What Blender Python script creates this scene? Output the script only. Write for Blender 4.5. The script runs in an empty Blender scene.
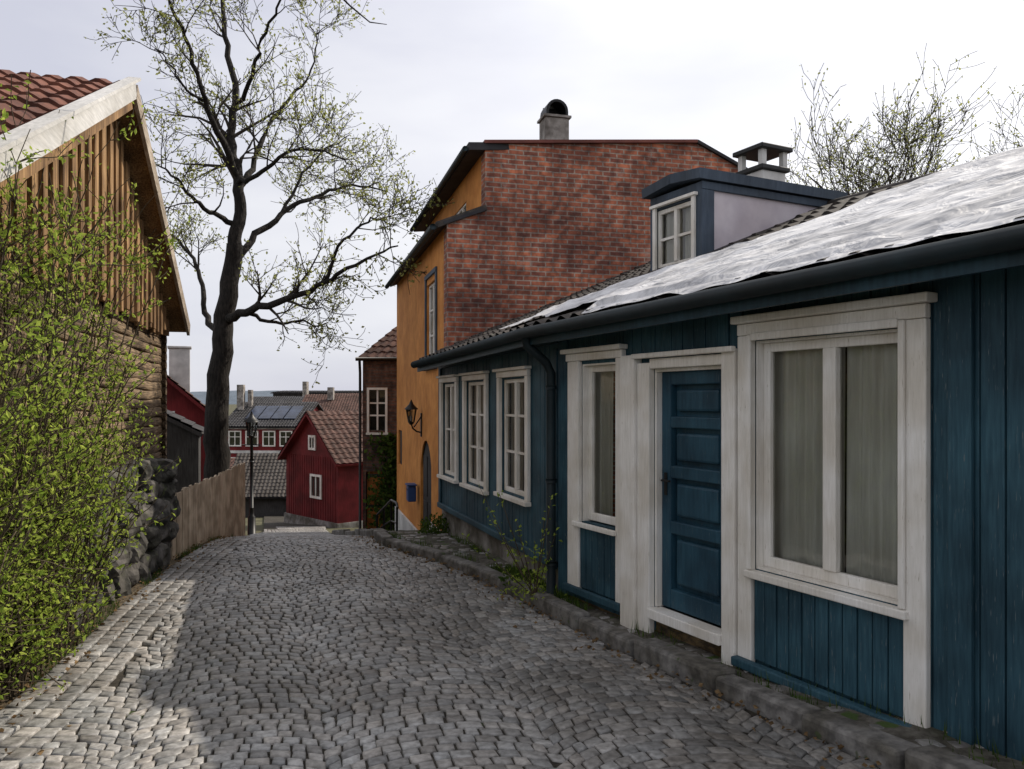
import bpy, math, random, bisect, bmesh
from mathutils import Vector, Matrix, noise
RD=random.Random(11)
scene=bpy.context.scene
COL=scene.collection
V3=Vector
def U(a,b): return RD.uniform(a,b)
# ------------------------------------------------------------------ materials
def newmat(name):
    m=bpy.data.materials.new(name); m.use_nodes=True
    nt=m.node_tree; b=nt.nodes['Principled BSDF']; return m,nt,b
def N(nt,t,**k):
    n=nt.nodes.new(t)
    for a,v in k.items(): setattr(n,a,v)
    return n
def c4(c): return (c[0],c[1],c[2],1)
def noisecol(nt,vec,scale,detail,c1,c2,lo=.35,hi=.65,rough=.6):
    n=N(nt,'ShaderNodeTexNoise'); n.inputs['Scale'].default_value=scale; n.inputs['Detail'].default_value=detail
    n.inputs['Roughness'].default_value=rough
    nt.links.new(vec,n.inputs['Vector'])
    r=N(nt,'ShaderNodeValToRGB'); r.color_ramp.elements[0].position=lo; r.color_ramp.elements[1].position=hi
    r.color_ramp.elements[0].color=c4(c1); r.color_ramp.elements[1].color=c4(c2)
    nt.links.new(n.outputs['Fac'],r.inputs['Fac']); return n,r
def mixc(nt,typ,fac,a,b):
    m=N(nt,'ShaderNodeMix',data_type='RGBA',blend_type=typ)
    if isinstance(fac,(int,float)): m.inputs[0].default_value=fac
    else: nt.links.new(fac,m.inputs[0])
    for s,i in ((a,6),(b,7)):
        if isinstance(s,tuple): m.inputs[i].default_value=c4(s)
        else: nt.links.new(s,m.inputs[i])
    return m.outputs[2]
def surf(name,c1,c2,stretch=(1,1,1),scale=6,rough=.7,bump=.4,dist=.01,grime=(.6,.58,.55),gscale=1.2,spec=.3,attr=None,detail=3,speck=None,metal=0,glo=.38,ghi=.62):
    m,nt,b=newmat(name)
    tc=N(nt,'ShaderNodeTexCoord'); mp=N(nt,'ShaderNodeMapping'); mp.inputs['Scale'].default_value=stretch
    nt.links.new(tc.outputs['Object'],mp.inputs['Vector'])
    n,r=noisecol(nt,mp.outputs[0],scale,detail,c1,c2)
    g,gr=noisecol(nt,tc.outputs['Object'],gscale,2,grime,(1,1,1),glo,ghi)
    col=mixc(nt,'MULTIPLY',1.0,r.outputs[0],gr.outputs[0])
    if speck:
        s,sr=noisecol(nt,mp.outputs[0],speck[1],2,(0,0,0),(1,1,1),speck[2],speck[2]+.05)
        col=mixc(nt,'MIX',sr.outputs[0],col,speck[0])
    if attr:
        a=N(nt,'ShaderNodeAttribute',attribute_name=attr)
        col=mixc(nt,'MULTIPLY',1.0,col,a.outputs['Color'])
    nt.links.new(col,b.inputs['Base Color'])
    b.inputs['Roughness'].default_value=rough; b.inputs['Specular IOR Level'].default_value=spec; b.inputs['Metallic'].default_value=metal
    if bump>.25:
        bp=N(nt,'ShaderNodeBump'); bp.inputs['Strength'].default_value=bump; bp.inputs['Distance'].default_value=dist
        nt.links.new(n.outputs['Fac'],bp.inputs['Height']); nt.links.new(bp.outputs[0],b.inputs['Normal'])
    return m
M={}
M['blue']=surf('blue_paint',(.021,.066,.094),(.040,.105,.138),(14,14,1),4,.62,.35,.006,(.48,.51,.53),1.6,speck=((.11,.14,.15),9,.66))
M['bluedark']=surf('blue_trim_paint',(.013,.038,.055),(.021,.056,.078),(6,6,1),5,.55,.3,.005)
M['bluedoor']=surf('blue_door_paint',(.018,.062,.095),(.028,.086,.126),(10,10,1),4,.5,.3,.004,(.55,.57,.6),2.2,speck=((.07,.1,.11),12,.66))
M['white']=surf('white_window_paint',(.72,.70,.65),(.83,.81,.77),(12,12,1.2),5,.6,.4,.005,(.84,.81,.76),2.2,speck=((.40,.35,.28),11,.69))
M['teal']=surf('dark_gutter_metal',(.006,.014,.018),(.011,.024,.03),scale=5,rough=.6,bump=.1)
M['plinth']=surf('plinth_plaster',(.20,.19,.18),(.33,.32,.30),scale=9,rough=.9,bump=.6,dist=.015,grime=(.4,.38,.33),gscale=2)
M['rot']=surf('weathered_sill_stone',(.06,.05,.04),(.24,.165,.08),(2,2,5),5,.9,.8,.02,(.4,.38,.3),3)
M['tile_dark']=surf('dark_roof_tiles',(.03,.028,.027),(.085,.07,.06),scale=8,rough=.75,bump=.5,dist=.008,speck=((.12,.12,.09),20,.67))
M['tile_red']=surf('red_roof_tiles',(.09,.035,.025),(.18,.07,.045),scale=7,rough=.85,bump=.4)
M['tile_brown']=surf('brown_roof_tiles',(.06,.034,.028),(.12,.06,.045),scale=5,rough=.85,bump=.4)
M['orange']=surf('ochre_plaster',(.56,.225,.052),(.68,.30,.075),scale=5,rough=.85,bump=.3,grime=(.78,.72,.64),gscale=1.1)
M['redwood']=surf('red_wood_paint',(.13,.012,.014),(.19,.02,.021),(6,6,.6),5,.8,.3)
M['roofdark']=surf('dark_roof_metal',(.025,.025,.03),(.05,.048,.05),scale=4,rough=.7,bump=.1)
M['coping']=surf('red_metal_coping',(.16,.045,.035),(.22,.07,.05),scale=4,rough=.6)
M['plank']=surf('weathered_plank_wood',(.14,.075,.032),(.42,.255,.115),(14,14,.7),3.5,.85,.9,.012,(.42,.39,.36),1.5)
M['log']=surf('weathered_log_wood',(.08,.055,.035),(.30,.215,.13),(.6,12,12),4,.9,1.0,.02,(.45,.43,.4),1.6)
M['barge']=surf('pale_barge_board',(.46,.455,.44),(.60,.59,.57),(1,8,8),4,.6,.3,grime=(.75,.74,.72))
M['bargeb']=surf('brown_barge_board',(.25,.2,.15),(.42,.36,.29),(1,8,8),4,.8,.4)
M['fence']=surf('weathered_fence_wood',(.40,.31,.22),(.60,.50,.38),(16,16,.8),4,.9,.6,.008,(.6,.58,.55),3)
M['boulder']=surf('dark_boulder_stone',(.03,.029,.027),(.13,.12,.11),scale=5,rough=.95,bump=1,dist=.03,grime=(.5,.52,.45),gscale=3,speck=((.09,.10,.05),8,.64))
M['kerb']=surf('granite_kerb',(.11,.105,.10),(.24,.23,.215),scale=14,rough=.8,bump=.7,dist=.01,grime=(.5,.48,.43),gscale=3,speck=((.06,.075,.035),8,.66))
M['pave']=surf('pavement_dirt',(.06,.053,.043),(.14,.13,.11),scale=16,rough=.95,bump=1,dist=.015,grime=(.5,.52,.42),gscale=2.5,speck=((.05,.08,.02),6,.60))
M['sett']=surf('granite_setts',(.155,.149,.141),(.31,.302,.29),scale=22,rough=.50,bump=.5,dist=.004,grime=(.62,.6,.57),gscale=.9,attr='rnd',spec=.5)
M['joint']=surf('joint_sand',(.022,.019,.015),(.065,.056,.043),scale=30,rough=1,bump=.8,dist=.01,speck=((.04,.055,.018),3,.66))
M['ground']=surf('ground_soil_grass',(.05,.055,.025),(.12,.11,.06),scale=5,rough=1,bump=.8,dist=.03)
M['litter']=surf('verge_leaf_litter',(.05,.042,.03),(.17,.13,.08),scale=24,rough=1,bump=1,dist=.03)
M['bark']=surf('tree_bark',(.010,.009,.008),(.035,.03,.026),(5,5,1.2),5,.95,1,.03)
M['twig']=surf('twig_bark',(.05,.038,.025),(.13,.10,.065),scale=20,rough=.9,bump=0)
M['fineb']=surf('fine_branch_bark',(.03,.024,.02),(.06,.05,.04),scale=3,rough=.9,bump=0)
M['curtain']=surf('curtain_fabric',(.66,.64,.58),(.78,.76,.70),(8,8,.5),5,.95,.2,grime=(.82,.8,.76))
M['black']=surf('black_iron',(.006,.006,.006),(.014,.014,.014),scale=10,rough=.45,bump=.2)
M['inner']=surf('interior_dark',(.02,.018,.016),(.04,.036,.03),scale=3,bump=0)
M['lav']=surf('pale_dormer_plaster',(.54,.49,.53),(.64,.59,.62),scale=4,rough=.8,bump=.2,grime=(.85,.82,.82))
M['greyblue']=surf('grey_blue_paint',(.045,.065,.095),(.065,.09,.125),(6,6,1),4,.65,.2)
M['mailbox']=surf('blue_mailbox_paint',(.02,.05,.16),(.03,.07,.2),scale=4,rough=.5,bump=.05)
M['chim']=surf('chimney_render',(.22,.20,.18),(.4,.37,.34),scale=7,rough=.9,bump=.6,grime=(.4,.38,.36),gscale=3)
M['whitewash']=surf('white_render',(.55,.54,.52),(.68,.67,.64),scale=5,rough=.85,bump=.2,grime=(.7,.7,.7))
M['greywood']=surf('dark_grey_boards',(.03,.028,.027),(.065,.062,.06),(8,8,.6),4,.8,.4)
M['orangedoor']=surf('orange_door_paint',(.42,.13,.02),(.5,.17,.03),scale=5,rough=.6)
M['panel']=surf('solar_panel',(.03,.04,.07),(.05,.065,.10),scale=3,rough=.25,bump=0)
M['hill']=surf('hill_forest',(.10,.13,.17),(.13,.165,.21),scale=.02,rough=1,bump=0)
def brick(name,c1,c2,mort,scale=1,bw=.25,rh=.078,dirt=(.50,.45,.45),pale=(.40,.30,.25)):
    m,nt,b=newmat(name)
    tc=N(nt,'ShaderNodeTexCoord'); sp=N(nt,'ShaderNodeSeparateXYZ'); nt.links.new(tc.outputs['Object'],sp.inputs[0])
    ad=N(nt,'ShaderNodeMath',operation='ADD'); nt.links.new(sp.outputs[0],ad.inputs[0]); nt.links.new(sp.outputs[1],ad.inputs[1])
    cb=N(nt,'ShaderNodeCombineXYZ'); nt.links.new(ad.outputs[0],cb.inputs[0]); nt.links.new(sp.outputs[2],cb.inputs[1])
    nw=N(nt,'ShaderNodeTexNoise'); nw.inputs['Scale'].default_value=4; nt.links.new(tc.outputs['Object'],nw.inputs['Vector'])
    vm=N(nt,'ShaderNodeVectorMath',operation='SCALE'); vm.inputs['Scale'].default_value=.02; nt.links.new(nw.outputs['Color'],vm.inputs[0])
    va=N(nt,'ShaderNodeVectorMath',operation='ADD'); nt.links.new(cb.outputs[0],va.inputs[0]); nt.links.new(vm.outputs[0],va.inputs[1])
    bt=N(nt,'ShaderNodeTexBrick'); nt.links.new(va.outputs[0],bt.inputs['Vector'])
    bt.inputs['Scale'].default_value=scale; bt.inputs['Brick Width'].default_value=bw; bt.inputs['Row Height'].default_value=rh
    bt.inputs['Mortar Size'].default_value=.012; bt.inputs['Mortar Smooth'].default_value=.2; bt.inputs['Bias'].default_value=-.05
    bt.inputs['Color1'].default_value=c4(c1); bt.inputs['Color2'].default_value=c4(c2); bt.inputs['Mortar'].default_value=c4(mort)
    g,gr=noisecol(nt,tc.outputs['Object'],.9,5,dirt,(1.15,1.1,1.05),.40,.58,.65)
    g2,gr2=noisecol(nt,tc.outputs['Object'],7,2,(.6,.58,.58),(1.2,1.15,1.1),.38,.62)
    col=mixc(nt,'MULTIPLY',1.0,bt.outputs['Color'],gr.outputs[0]); col=mixc(nt,'MULTIPLY',1.0,col,gr2.outputs[0])
    s,sr=noisecol(nt,tc.outputs['Object'],1.9,5,(0,0,0),(.7,.7,.7),.60,.72,.7); col=mixc(nt,'MIX',sr.outputs[0],col,pale)
    nt.links.new(col,b.inputs['Base Color']); b.inputs['Roughness'].default_value=.9
    bp=N(nt,'ShaderNodeBump',invert=True); bp.inputs['Strength'].default_value=.8; bp.inputs['Distance'].default_value=.012
    nt.links.new(bt.outputs['Fac'],bp.inputs['Height']); nt.links.new(bp.outputs[0],b.inputs['Normal'])
    return m
M['brick']=brick('old_red_brick',(.48,.165,.09),(.21,.078,.058),(.36,.30,.26))
M['brick2']=brick('brown_brick',(.16,.085,.06),(.09,.05,.038),(.10,.085,.075),pale=(.15,.11,.08))
def glassmat():
    m,nt,b=newmat('window_glass'); nt.nodes.remove(b)
    out=nt.nodes['Material Output']; tr=N(nt,'ShaderNodeBsdfTransparent'); gl=N(nt,'ShaderNodeBsdfGlossy'); gl.inputs['Roughness'].default_value=.03
    tr.inputs['Color'].default_value=(.86,.89,.88,1)
    fr=N(nt,'ShaderNodeFresnel'); fr.inputs['IOR'].default_value=1.7
    tc=N(nt,'ShaderNodeTexCoord'); nz=N(nt,'ShaderNodeTexNoise'); nz.inputs['Scale'].default_value=2.5; nz.inputs['Detail'].default_value=1; nt.links.new(tc.outputs['Object'],nz.inputs['Vector'])
    bp=N(nt,'ShaderNodeBump'); bp.inputs['Strength'].default_value=.25; bp.inputs['Distance'].default_value=.02; nt.links.new(nz.outputs['Fac'],bp.inputs['Height'])
    nt.links.new(bp.outputs[0],gl.inputs['Normal'])
    mx=N(nt,'ShaderNodeMixShader'); nt.links.new(fr.outputs[0],mx.inputs[0]); nt.links.new(tr.outputs[0],mx.inputs[1]); nt.links.new(gl.outputs[0],mx.inputs[2])
    nt.links.new(mx.outputs[0],out.inputs[0]); return m
M['glass']=glassmat()
def leafmat(name,ca,cb,tr=.5):
    m,nt,b=newmat(name); out=nt.nodes['Material Output']
    a=N(nt,'ShaderNodeAttribute',attribute_name='rnd'); sp=N(nt,'ShaderNodeSeparateColor'); nt.links.new(a.outputs['Color'],sp.inputs[0])
    col=mixc(nt,'MIX',sp.outputs[0],ca,cb)
    d=N(nt,'ShaderNodeBsdfDiffuse'); nt.links.new(col,d.inputs['Color']); nt.nodes.remove(b)
    t=N(nt,'ShaderNodeBsdfTranslucent'); nt.links.new(col,t.inputs['Color'])
    mx=N(nt,'ShaderNodeMixShader'); mx.inputs[0].default_value=tr
    nt.links.new(d.outputs[0],mx.inputs[1]); nt.links.new(t.outputs[0],mx.inputs[2]); nt.links.new(mx.outputs[0],out.inputs[0]); return m
M['leaf']=leafmat('spring_leaf',(.16,.25,.035),(.44,.52,.10))
M['leaftree']=leafmat('young_tree_leaf',(.20,.22,.06),(.38,.40,.14))
M['leafdark']=leafmat('dark_leaf',(.03,.06,.015),(.10,.15,.03),.35)
M['leafdry']=leafmat('dry_leaf',(.10,.06,.03),(.25,.17,.09),.2)
def tarpmat():
    m,nt,b=newmat('silver_tarpaulin')
    tc=N(nt,'ShaderNodeTexCoord')
    n,r=noisecol(nt,tc.outputs['Object'],1.6,4,(.30,.30,.31),(.62,.62,.63),.38,.58,.7)
    nt.links.new(r.outputs[0],b.inputs['Base Color']); b.inputs['Roughness'].default_value=.5; b.inputs['Metallic'].default_value=0
    w=N(nt,'ShaderNodeTexNoise'); w.inputs['Scale'].default_value=3.5; w.inputs['Detail'].default_value=3; w.inputs['Distortion'].default_value=1.5
    nt.links.new(tc.outputs['Object'],w.inputs['Vector'])
    bp=N(nt,'ShaderNodeBump'); bp.inputs['Strength'].default_value=.8; bp.inputs['Distance'].default_value=.06
    nt.links.new(w.outputs['Fac'],bp.inputs['Height']); nt.links.new(bp.outputs[0],b.inputs['Normal']); return m
M['tarp']=tarpmat()
# ------------------------------------------------------------------ mesh helpers
def mesh(name,vs,fs,mat,parent=None,smooth=False,rnd=None,bevel=0):
    me=bpy.data.meshes.new(name); me.from_pydata([tuple(v) for v in vs],[],fs); me.update()
    if smooth: me.polygons.foreach_set('use_smooth',[True]*len(me.polygons))
    if rnd is not None:
        ca=me.color_attributes.new(name='rnd',type='FLOAT_COLOR',domain='POINT')
        flat=[]
        for c in rnd: flat+= [c[0],c[1],c[2],1.0]
        ca.data.foreach_set('color',flat)
    me.materials.append(M[mat]); ob=bpy.data.objects.new(name,me); COL.objects.link(ob)
    if parent is not None: ob.parent=parent
    if bevel:
        b=ob.modifiers.new('bevel','BEVEL'); b.width=bevel; b.segments=2; b.limit_method='ANGLE'
    return ob
def empty(name,o=(0,0,0),e=None):
    ob=bpy.data.objects.new(name,None); ob.empty_display_size=.3; COL.objects.link(ob)
    if e is not None:
        x=V3((e[0],e[1],0)).normalized(); y=V3((0,0,1)).cross(x)
        ob.matrix_world=Matrix(((x.x,y.x,0,o[0]),(x.y,y.y,0,o[1]),(0,0,1,o[2]),(0,0,0,1)))
    else: ob.location=o
    return ob
BF=[(0,3,2,1),(4,5,6,7),(0,1,5,4),(1,2,6,5),(2,3,7,6),(3,0,4,7)]
def boxes(name,bl,mat,parent=None,bevel=0):
    vs=[];fs=[]
    for (a,b,c,d,e,f) in bl:
        if a>b:a,b=b,a
        if c>d:c,d=d,c
        if e>f:e,f=f,e
        k=len(vs)
        vs+=[(a,c,e),(b,c,e),(b,d,e),(a,d,e),(a,c,f),(b,c,f),(b,d,f),(a,d,f)]
        fs+=[tuple(i+k for i in q) for q in BF]
    return mesh(name,vs,fs,mat,parent,bevel=bevel)
def beam(name,p0,p1,w,h,mat,parent=None,up=(0,0,1),bevel=0):
    p0=V3(p0);p1=V3(p1);d=(p1-p0).normalized();s=d.cross(V3(up)).normalized();u=s.cross(d)
    vs=[]
    for p in (p0,p1):
        for a,b in ((-1,-1),(1,-1),(1,1),(-1,1)): vs.append(p+s*a*w/2+u*b*h/2)
    fs=[(0,1,2,3),(7,6,5,4),(0,4,5,1),(1,5,6,2),(2,6,7,3),(3,7,4,0)]
    return mesh(name,vs,fs,mat,parent,bevel=bevel)
def prism(name,pts,h0,h1,plane,mat,parent=None,bevel=0):
    n=len(pts);vs=[]
    for h in (h0,h1):
        for a,b in pts: vs.append((h,a,b) if plane=='yz' else (a,h,b))
    fs=[tuple(range(n)),tuple(range(2*n-1,n-1,-1))]+[(i,i+n,(i+1)%n+n,(i+1)%n) for i in range(n)]
    ob=mesh(name,vs,fs,mat,parent,bevel=bevel)
    bm=bmesh.new(); bm.from_mesh(ob.data); bmesh.ops.recalc_face_normals(bm,faces=bm.faces); bm.to_mesh(ob.data); bm.free()
    return ob
def tube(vs,fs,pts,rad,n=6,cap=False):
    k=len(vs); m=len(pts)
    for i,p in enumerate(pts):
        t=(pts[min(i+1,m-1)]-pts[max(i-1,0)])
        if t.length<1e-6: t=V3((0,0,1))
        t.normalize(); ref=V3((0,0,1)) if abs(t.z)<.9 else V3((1,0,0))
        a=t.cross(ref).normalized(); b=t.cross(a)
        for j in range(n):
            an=2*math.pi*j/n; vs.append(p+(a*math.cos(an)+b*math.sin(an))*rad[i])
    for i in range(m-1):
        for j in range(n):
            fs.append((k+i*n+j,k+i*n+(j+1)%n,k+(i+1)*n+(j+1)%n,k+(i+1)*n+j))
    if cap:
        fs.append(tuple(k+j for j in range(n))); fs.append(tuple(k+(m-1)*n+j for j in range(n-1,-1,-1)))
def pipe(name,pts,r,mat,parent=None,n=10):
    vs=[];fs=[]; pts=[V3(p) for p in pts]; tube(vs,fs,pts,[r]*len(pts) if not isinstance(r,list) else r,n,True)
    return mesh(name,vs,fs,mat,parent,smooth=True)
def rects(s0,s1,z0,z1,ops):
    xs=sorted(set([s0,s1]+[c for o in ops for c in o[:2] if s0<c<s1])); out=[]
    for a,b in zip(xs,xs[1:]):
        m=(a+b)/2; iv=[(z0,z1)]
        for o in ops:
            if o[0]<m<o[1]:
                nv=[]
                for lo,hi in iv:
                    if o[2]>lo: nv.append((lo,min(hi,o[2])))
                    if o[3]<hi: nv.append((max(lo,o[3]),hi))
                iv=nv
        for lo,hi in iv:
            if hi-lo>.004: out.append((a,b,lo,hi))
    return out
def boards(name,s0,s1,z0,z1,ops,step,mat,parent,y=0,t=.045,gap=.008):
    bl=[]
    n=max(1,round((s1-s0)/step)); w=(s1-s0)/n
    for i in range(n):
        a=s0+i*w;b=a+w
        for (p,q,lo,hi) in rects(a,b,z0,z1,ops):
            if q-p<.02: continue
            j=U(-.004,.004)
            bl.append((p+gap/2,q-gap/2,y-t,y+j,lo,hi))
    return boxes(name,bl,mat,parent,bevel=.005)
def tiles(name,E0,E1,R0,R1,mat,parent=None,tw=.22,tl=.30,amp=.022,step=.028):
    E0,E1,R0,R1=map(V3,(E0,E1,R0,R1)); L=(E1-E0).length; H=((R0-E0).length+(R1-E1).length)/2
    nu=max(2,int(L/tw))*6; rows=max(1,round(H/tl)); nrm=(E1-E0).cross(R0-E0).normalized()
    if nrm.z<0: nrm=-nrm
    vs=[];fs=[]; vsamp=[]
    for j in range(rows): vsamp+=[(j/rows,step),((j+.985)/rows,0.0)]
    jit={}
    for v,h in vsamp:
        for i in range(nu+1):
            u=i/nu; p=(E0.lerp(E1,u)).lerp(R0.lerp(R1,u),v)
            key=(i//6,int(v*rows)); 
            if key not in jit: jit[key]=U(-.006,.006)
            ph=(i%6)/6*2*math.pi
            vs.append(p+nrm*(h+amp*math.sin(ph)+jit[key]))
    W=nu+1
    for r in range(len(vsamp)-1):
        for i in range(nu): fs.append((r*W+i,r*W+i+1,(r+1)*W+i+1,(r+1)*W+i))
    return mesh(name,vs,fs,mat,parent)
def quadslab(name,P,th,mat,parent=None):
    a,b,c,d=[V3(p) for p in P]; n=(b-a).cross(d-a).normalized()
    if n.z<0: n=-n
    vs=[a,b,c,d]+[p-n*th for p in (a,b,c,d)]
    fs=[(0,1,2,3),(7,6,5,4),(0,4,5,1),(1,5,6,2),(2,6,7,3),(3,7,4,0)]
    return mesh(name,vs,fs,mat,parent)
class Leaves:
    def __init__(s): s.v=[];s.f=[];s.c=[]
    def add(s,p,L,d=None,w=.3):
        if d is None: d=V3((RD.gauss(0,1),RD.gauss(0,1),RD.gauss(0,1)))
        d=d.normalized(); q=V3((RD.gauss(0,1),RD.gauss(0,1),RD.gauss(0,1))); sd=d.cross(q)
        if sd.length<1e-4: return
        sd.normalize(); k=len(s.v); nn=d.cross(sd)*L*.12
        s.v+=[p,p+d*L*.55+sd*L*w+nn,p+d*L,p+d*L*.55-sd*L*w+nn]; s.f.append((k,k+1,k+2,k+3))
        c=RD.random(); s.c+=[(c,c,c)]*4
    def build(s,name,mat,parent): return mesh(name,s.v,s.f,mat,parent,rnd=s.c)
def rdir(d,ang):
    d=d.normalized(); q=V3((RD.gauss(0,1),RD.gauss(0,1),RD.gauss(0,1))).cross(d).normalized()
    return (d*math.cos(ang)+q*math.sin(ang)).normalized()
def grow(vs,fs,LV,p,d,L,r,lvl,maxl,lsize,nleaf,up=.06,wob=.2,rmin=.0045):
    n=max(3,int(L/.28)); pts=[p.copy()]; rad=[r]
    for i in range(n):
        d=(d+V3((RD.gauss(0,wob),RD.gauss(0,wob),RD.gauss(0,wob)+up))).normalized()
        p=p+d*L/n; pts.append(p.copy()); rad.append(max(rmin,r*(1-.7*(i+1)/n)))
    tube(vs,fs,pts,rad,5 if r>.03 else 3)
    if lvl<maxl:
        for k in range(RD.choice((3,4,5))):
            t=U(.25,1); i=min(n-1,int(t*n)); q=pts[i].lerp(pts[i+1],t*n-i if t*n-i<1 else 1)
            grow(vs,fs,LV,q,rdir(pts[i+1]-pts[i],U(.45,1.05)),L*U(.45,.75),max(rmin*1.3,rad[i]*.6),lvl+1,maxl,lsize,nleaf,up,wob,rmin)
    if lvl>=maxl-1:
        for k in range(nleaf):
            i=RD.randrange(1,n+1); LV.add(pts[i]+V3((RD.gauss(0,.05),RD.gauss(0,.05),RD.gauss(0,.05))),lsize*U(.6,1.3))
def interp(tab,y):
    if y<=tab[0][0]: return tab[0][1]
    for (a,b),(c,d) in zip(tab,tab[1:]):
        if y<=c: return b+(d-b)*(y-a)/(c-a)
    return tab[-1][1]
def sm(tab,y,w=.8): return (interp(tab,y-w)+2*interp(tab,y-w/2)+3*interp(tab,y)+2*interp(tab,y+w/2)+interp(tab,y+w))/9
GT=[(-20,-1.2),(0,-1.68),(4,-1.86),(6,-1.97),(8,-2.0),(10,-2.03),(12,-2.10),(14,-2.40),(20,-3.40),(26,-4.32),(30,-4.9),(36,-5.6),(60,-8),(100,-10),(400,-14),(6000,-14)]
def g(y): return sm(GT,y)
LT=[(-6,-2.3),(0,-2.6),(4.8,-3.1),(7.5,-3.75),(10.1,-4.22),(15,-4.92),(20,-6.6),(26,-8.1),(34,-10.6),(45,-14)]
RT=[(-6,6.2),(0,3.85),(4.1,1.85),(5.1,1.38),(6.5,.72),(7.5,.28),(9.1,-.42),(10.3,-1.15),(11.4,-1.9),(14,-2.5),(19.5,-4.3),(26,-6.0),(34,-8.0),(45,-11)]
def Lx(y): return sm(LT,y,.6)
def Rx(y): return sm(RT,y,.5)
# ------------------------------------------------------------------ ground
xs=[-3000,-1200,-500,-200,-100,-60]+[-40+2*i for i in range(41)]+[60,100,200,500,1200,3000]
ys=[-300,-100,-40,-20]+[-10+.5*i for i in range(100)]+[45,50,60,80,100,150,250,400,800,1500,3000,5500]
vs=[(x,y,g(y)-.09) for y in ys for x in xs]; W=len(xs)
fs=[(j*W+i,j*W+i+1,(j+1)*W+i+1,(j+1)*W+i) for j in range(len(ys)-1) for i in range(W-1)]
mesh('ground',vs,fs,'ground',smooth=True)
vs=[];fs=[];yy=[-4+.15*i for i in range(96)]
for y in yy:
    for k in range(9):
        t=k/8; x=Lx(y)+.05-t*1.6; vs.append((x,y,g(y)-.02+.05*t+.05*noise.noise(V3((x*2,y*2,0)))*(t>.1)))
for j in range(len(yy)-1):
    for k in range(8): fs.append((j*9+k,j*9+k+1,(j+1)*9+k+1,(j+1)*9+k))
mesh('verge',vs,fs,'litter',smooth=True)
road=empty('cobbled_road')
yy=[-6+.25*i for i in range(204)]
vs=[];fs=[]
for y in yy:
    for k in range(7): t=k/6; vs.append((Lx(y)*(1-t)+Rx(y)*t,y,g(y)-.006))
for j in range(len(yy)-1):
    for k in range(6): fs.append((j*7+k,j*7+k+1,(j+1)*7+k+1,(j+1)*7+k))
mesh('road_bed',vs,fs,'joint',road,smooth=True)
cl=[]; y=-4.0
while y<34: cl.append(V3(((Lx(y)+Rx(y))/2,y,0))); y+=.1
for _ in range(12):
    cl=[cl[0]]+[(cl[i-1]+cl[i]*2+cl[i+1])/4 for i in range(1,len(cl)-1)]+[cl[-1]]
acc=[0]
for a,b in zip(cl,cl[1:]): acc.append(acc[-1]+(b-a).length)
def cpos(s,w):
    w=w+.14*noise.noise(V3((s*.30,w*.35,5)))+.04*noise.noise(V3((s*.9,w*.5,2))); s=s+.08*noise.noise(V3((s*.4,w*.6,9)))
    s=min(max(s,.01),acc[-1]-.01); i=bisect.bisect_right(acc,s)-1; t=(s-acc[i])/(acc[i+1]-acc[i])
    p=cl[i].lerp(cl[i+1],t); i0=max(0,i-4);i1=min(len(cl)-1,i+5); d=(cl[i1]-cl[i0]).normalized()
    return V3((p.x+d.y*w,p.y-d.x*w,0))
SV=[];SF=[];SC=[]
def stone(c4pts,extra=0.0):
    cx=sum((p for p in c4pts),V3())/4; k=len(SV); h=U(-.003,.004)+extra+.008*noise.noise(V3((cx.x*.8,cx.y*.8,3))); tx=U(-.04,.04);ty=U(-.04,.04)
    js=[V3((U(-.006,.006),U(-.006,.006),0)) for _ in range(4)]; kk=U(.97,1.02)
    for sc,z in ((.92,-.03),(.90,.003),(.82,.010),(.5,.012)):
        for p,j in zip(c4pts,js):
            q=cx+(p+j-cx)*sc*kk; SV.append(V3((q.x,q.y,g(q.y)+z+h+tx*(q.x-cx.x)+ty*(q.y-cx.y))))
    v=RD.choice((.68,.8,.9,1,1.05,1.15,1.28))*U(.92,1.08); wm=U(-.03,.05)
    SC.extend([(v*(1+wm),v,v*(1-wm))]*16)
    for a in (0,4,8):
        for j in range(4): SF.append((k+a+j,k+a+(j+1)%4,k+a+4+(j+1)%4,k+a+4+j))
    SF.append((k+12,k+13,k+14,k+15))
LW=1.12;AR=.84;SP=.104
smax=acc[-1]; nrow=int((smax-1)/SP)
bd=[[U(-.06,.06) for _ in range(14)] for _ in range(nrow)]
def arcf(w): return math.sqrt(AR*AR-min(w*w,AR*AR*.7))-math.sqrt(AR*AR-LW*LW/4)
for r in range(nrow):
    s0=r*SP
    for li,lane in enumerate(range(-5,6)):
        wc=lane*LW+.30
        t0_=math.asin((-LW/2+bd[r][li])/AR); t1_=math.asin((LW/2+bd[r][li+1])/AR)
        na=RD.choice((10,11,11,12)); cuts=[0]+sorted((i+U(-.22,.22))/na for i in range(1,na))+[1]
        for i in range(na):
            t0=t0_+(t1_-t0_)*cuts[i]; t1=t0_+(t1_-t0_)*cuts[i+1]; q=[]
            for th,ds in ((t0,0),(t1,0),(t1,SP),(t0,SP)):
                ww=AR*math.sin(th); q.append(cpos(s0+ds+arcf(ww),wc+ww))
            c=sum(q,V3())/4
            if Lx(c.y)+.52<c.x<Rx(c.y)-.03 and c.y>-2.5: stone(q)
for row in range(4):
    y=-2.5
    while y<30:
        l=U(.15,.24) if row in (0,) else U(.11,.17)
        a=row*.13; b=a+.125
        stone([V3((Lx(y)+a,y,0)),V3((Lx(y)+b,y,0)),V3((Lx(y+l)+b,y+l,0)),V3((Lx(y+l)+a,y+l,0))],.003); y+=l+.004
mesh('granite_setts',SV,SF,'sett',road,smooth=True,rnd=SC)
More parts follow.
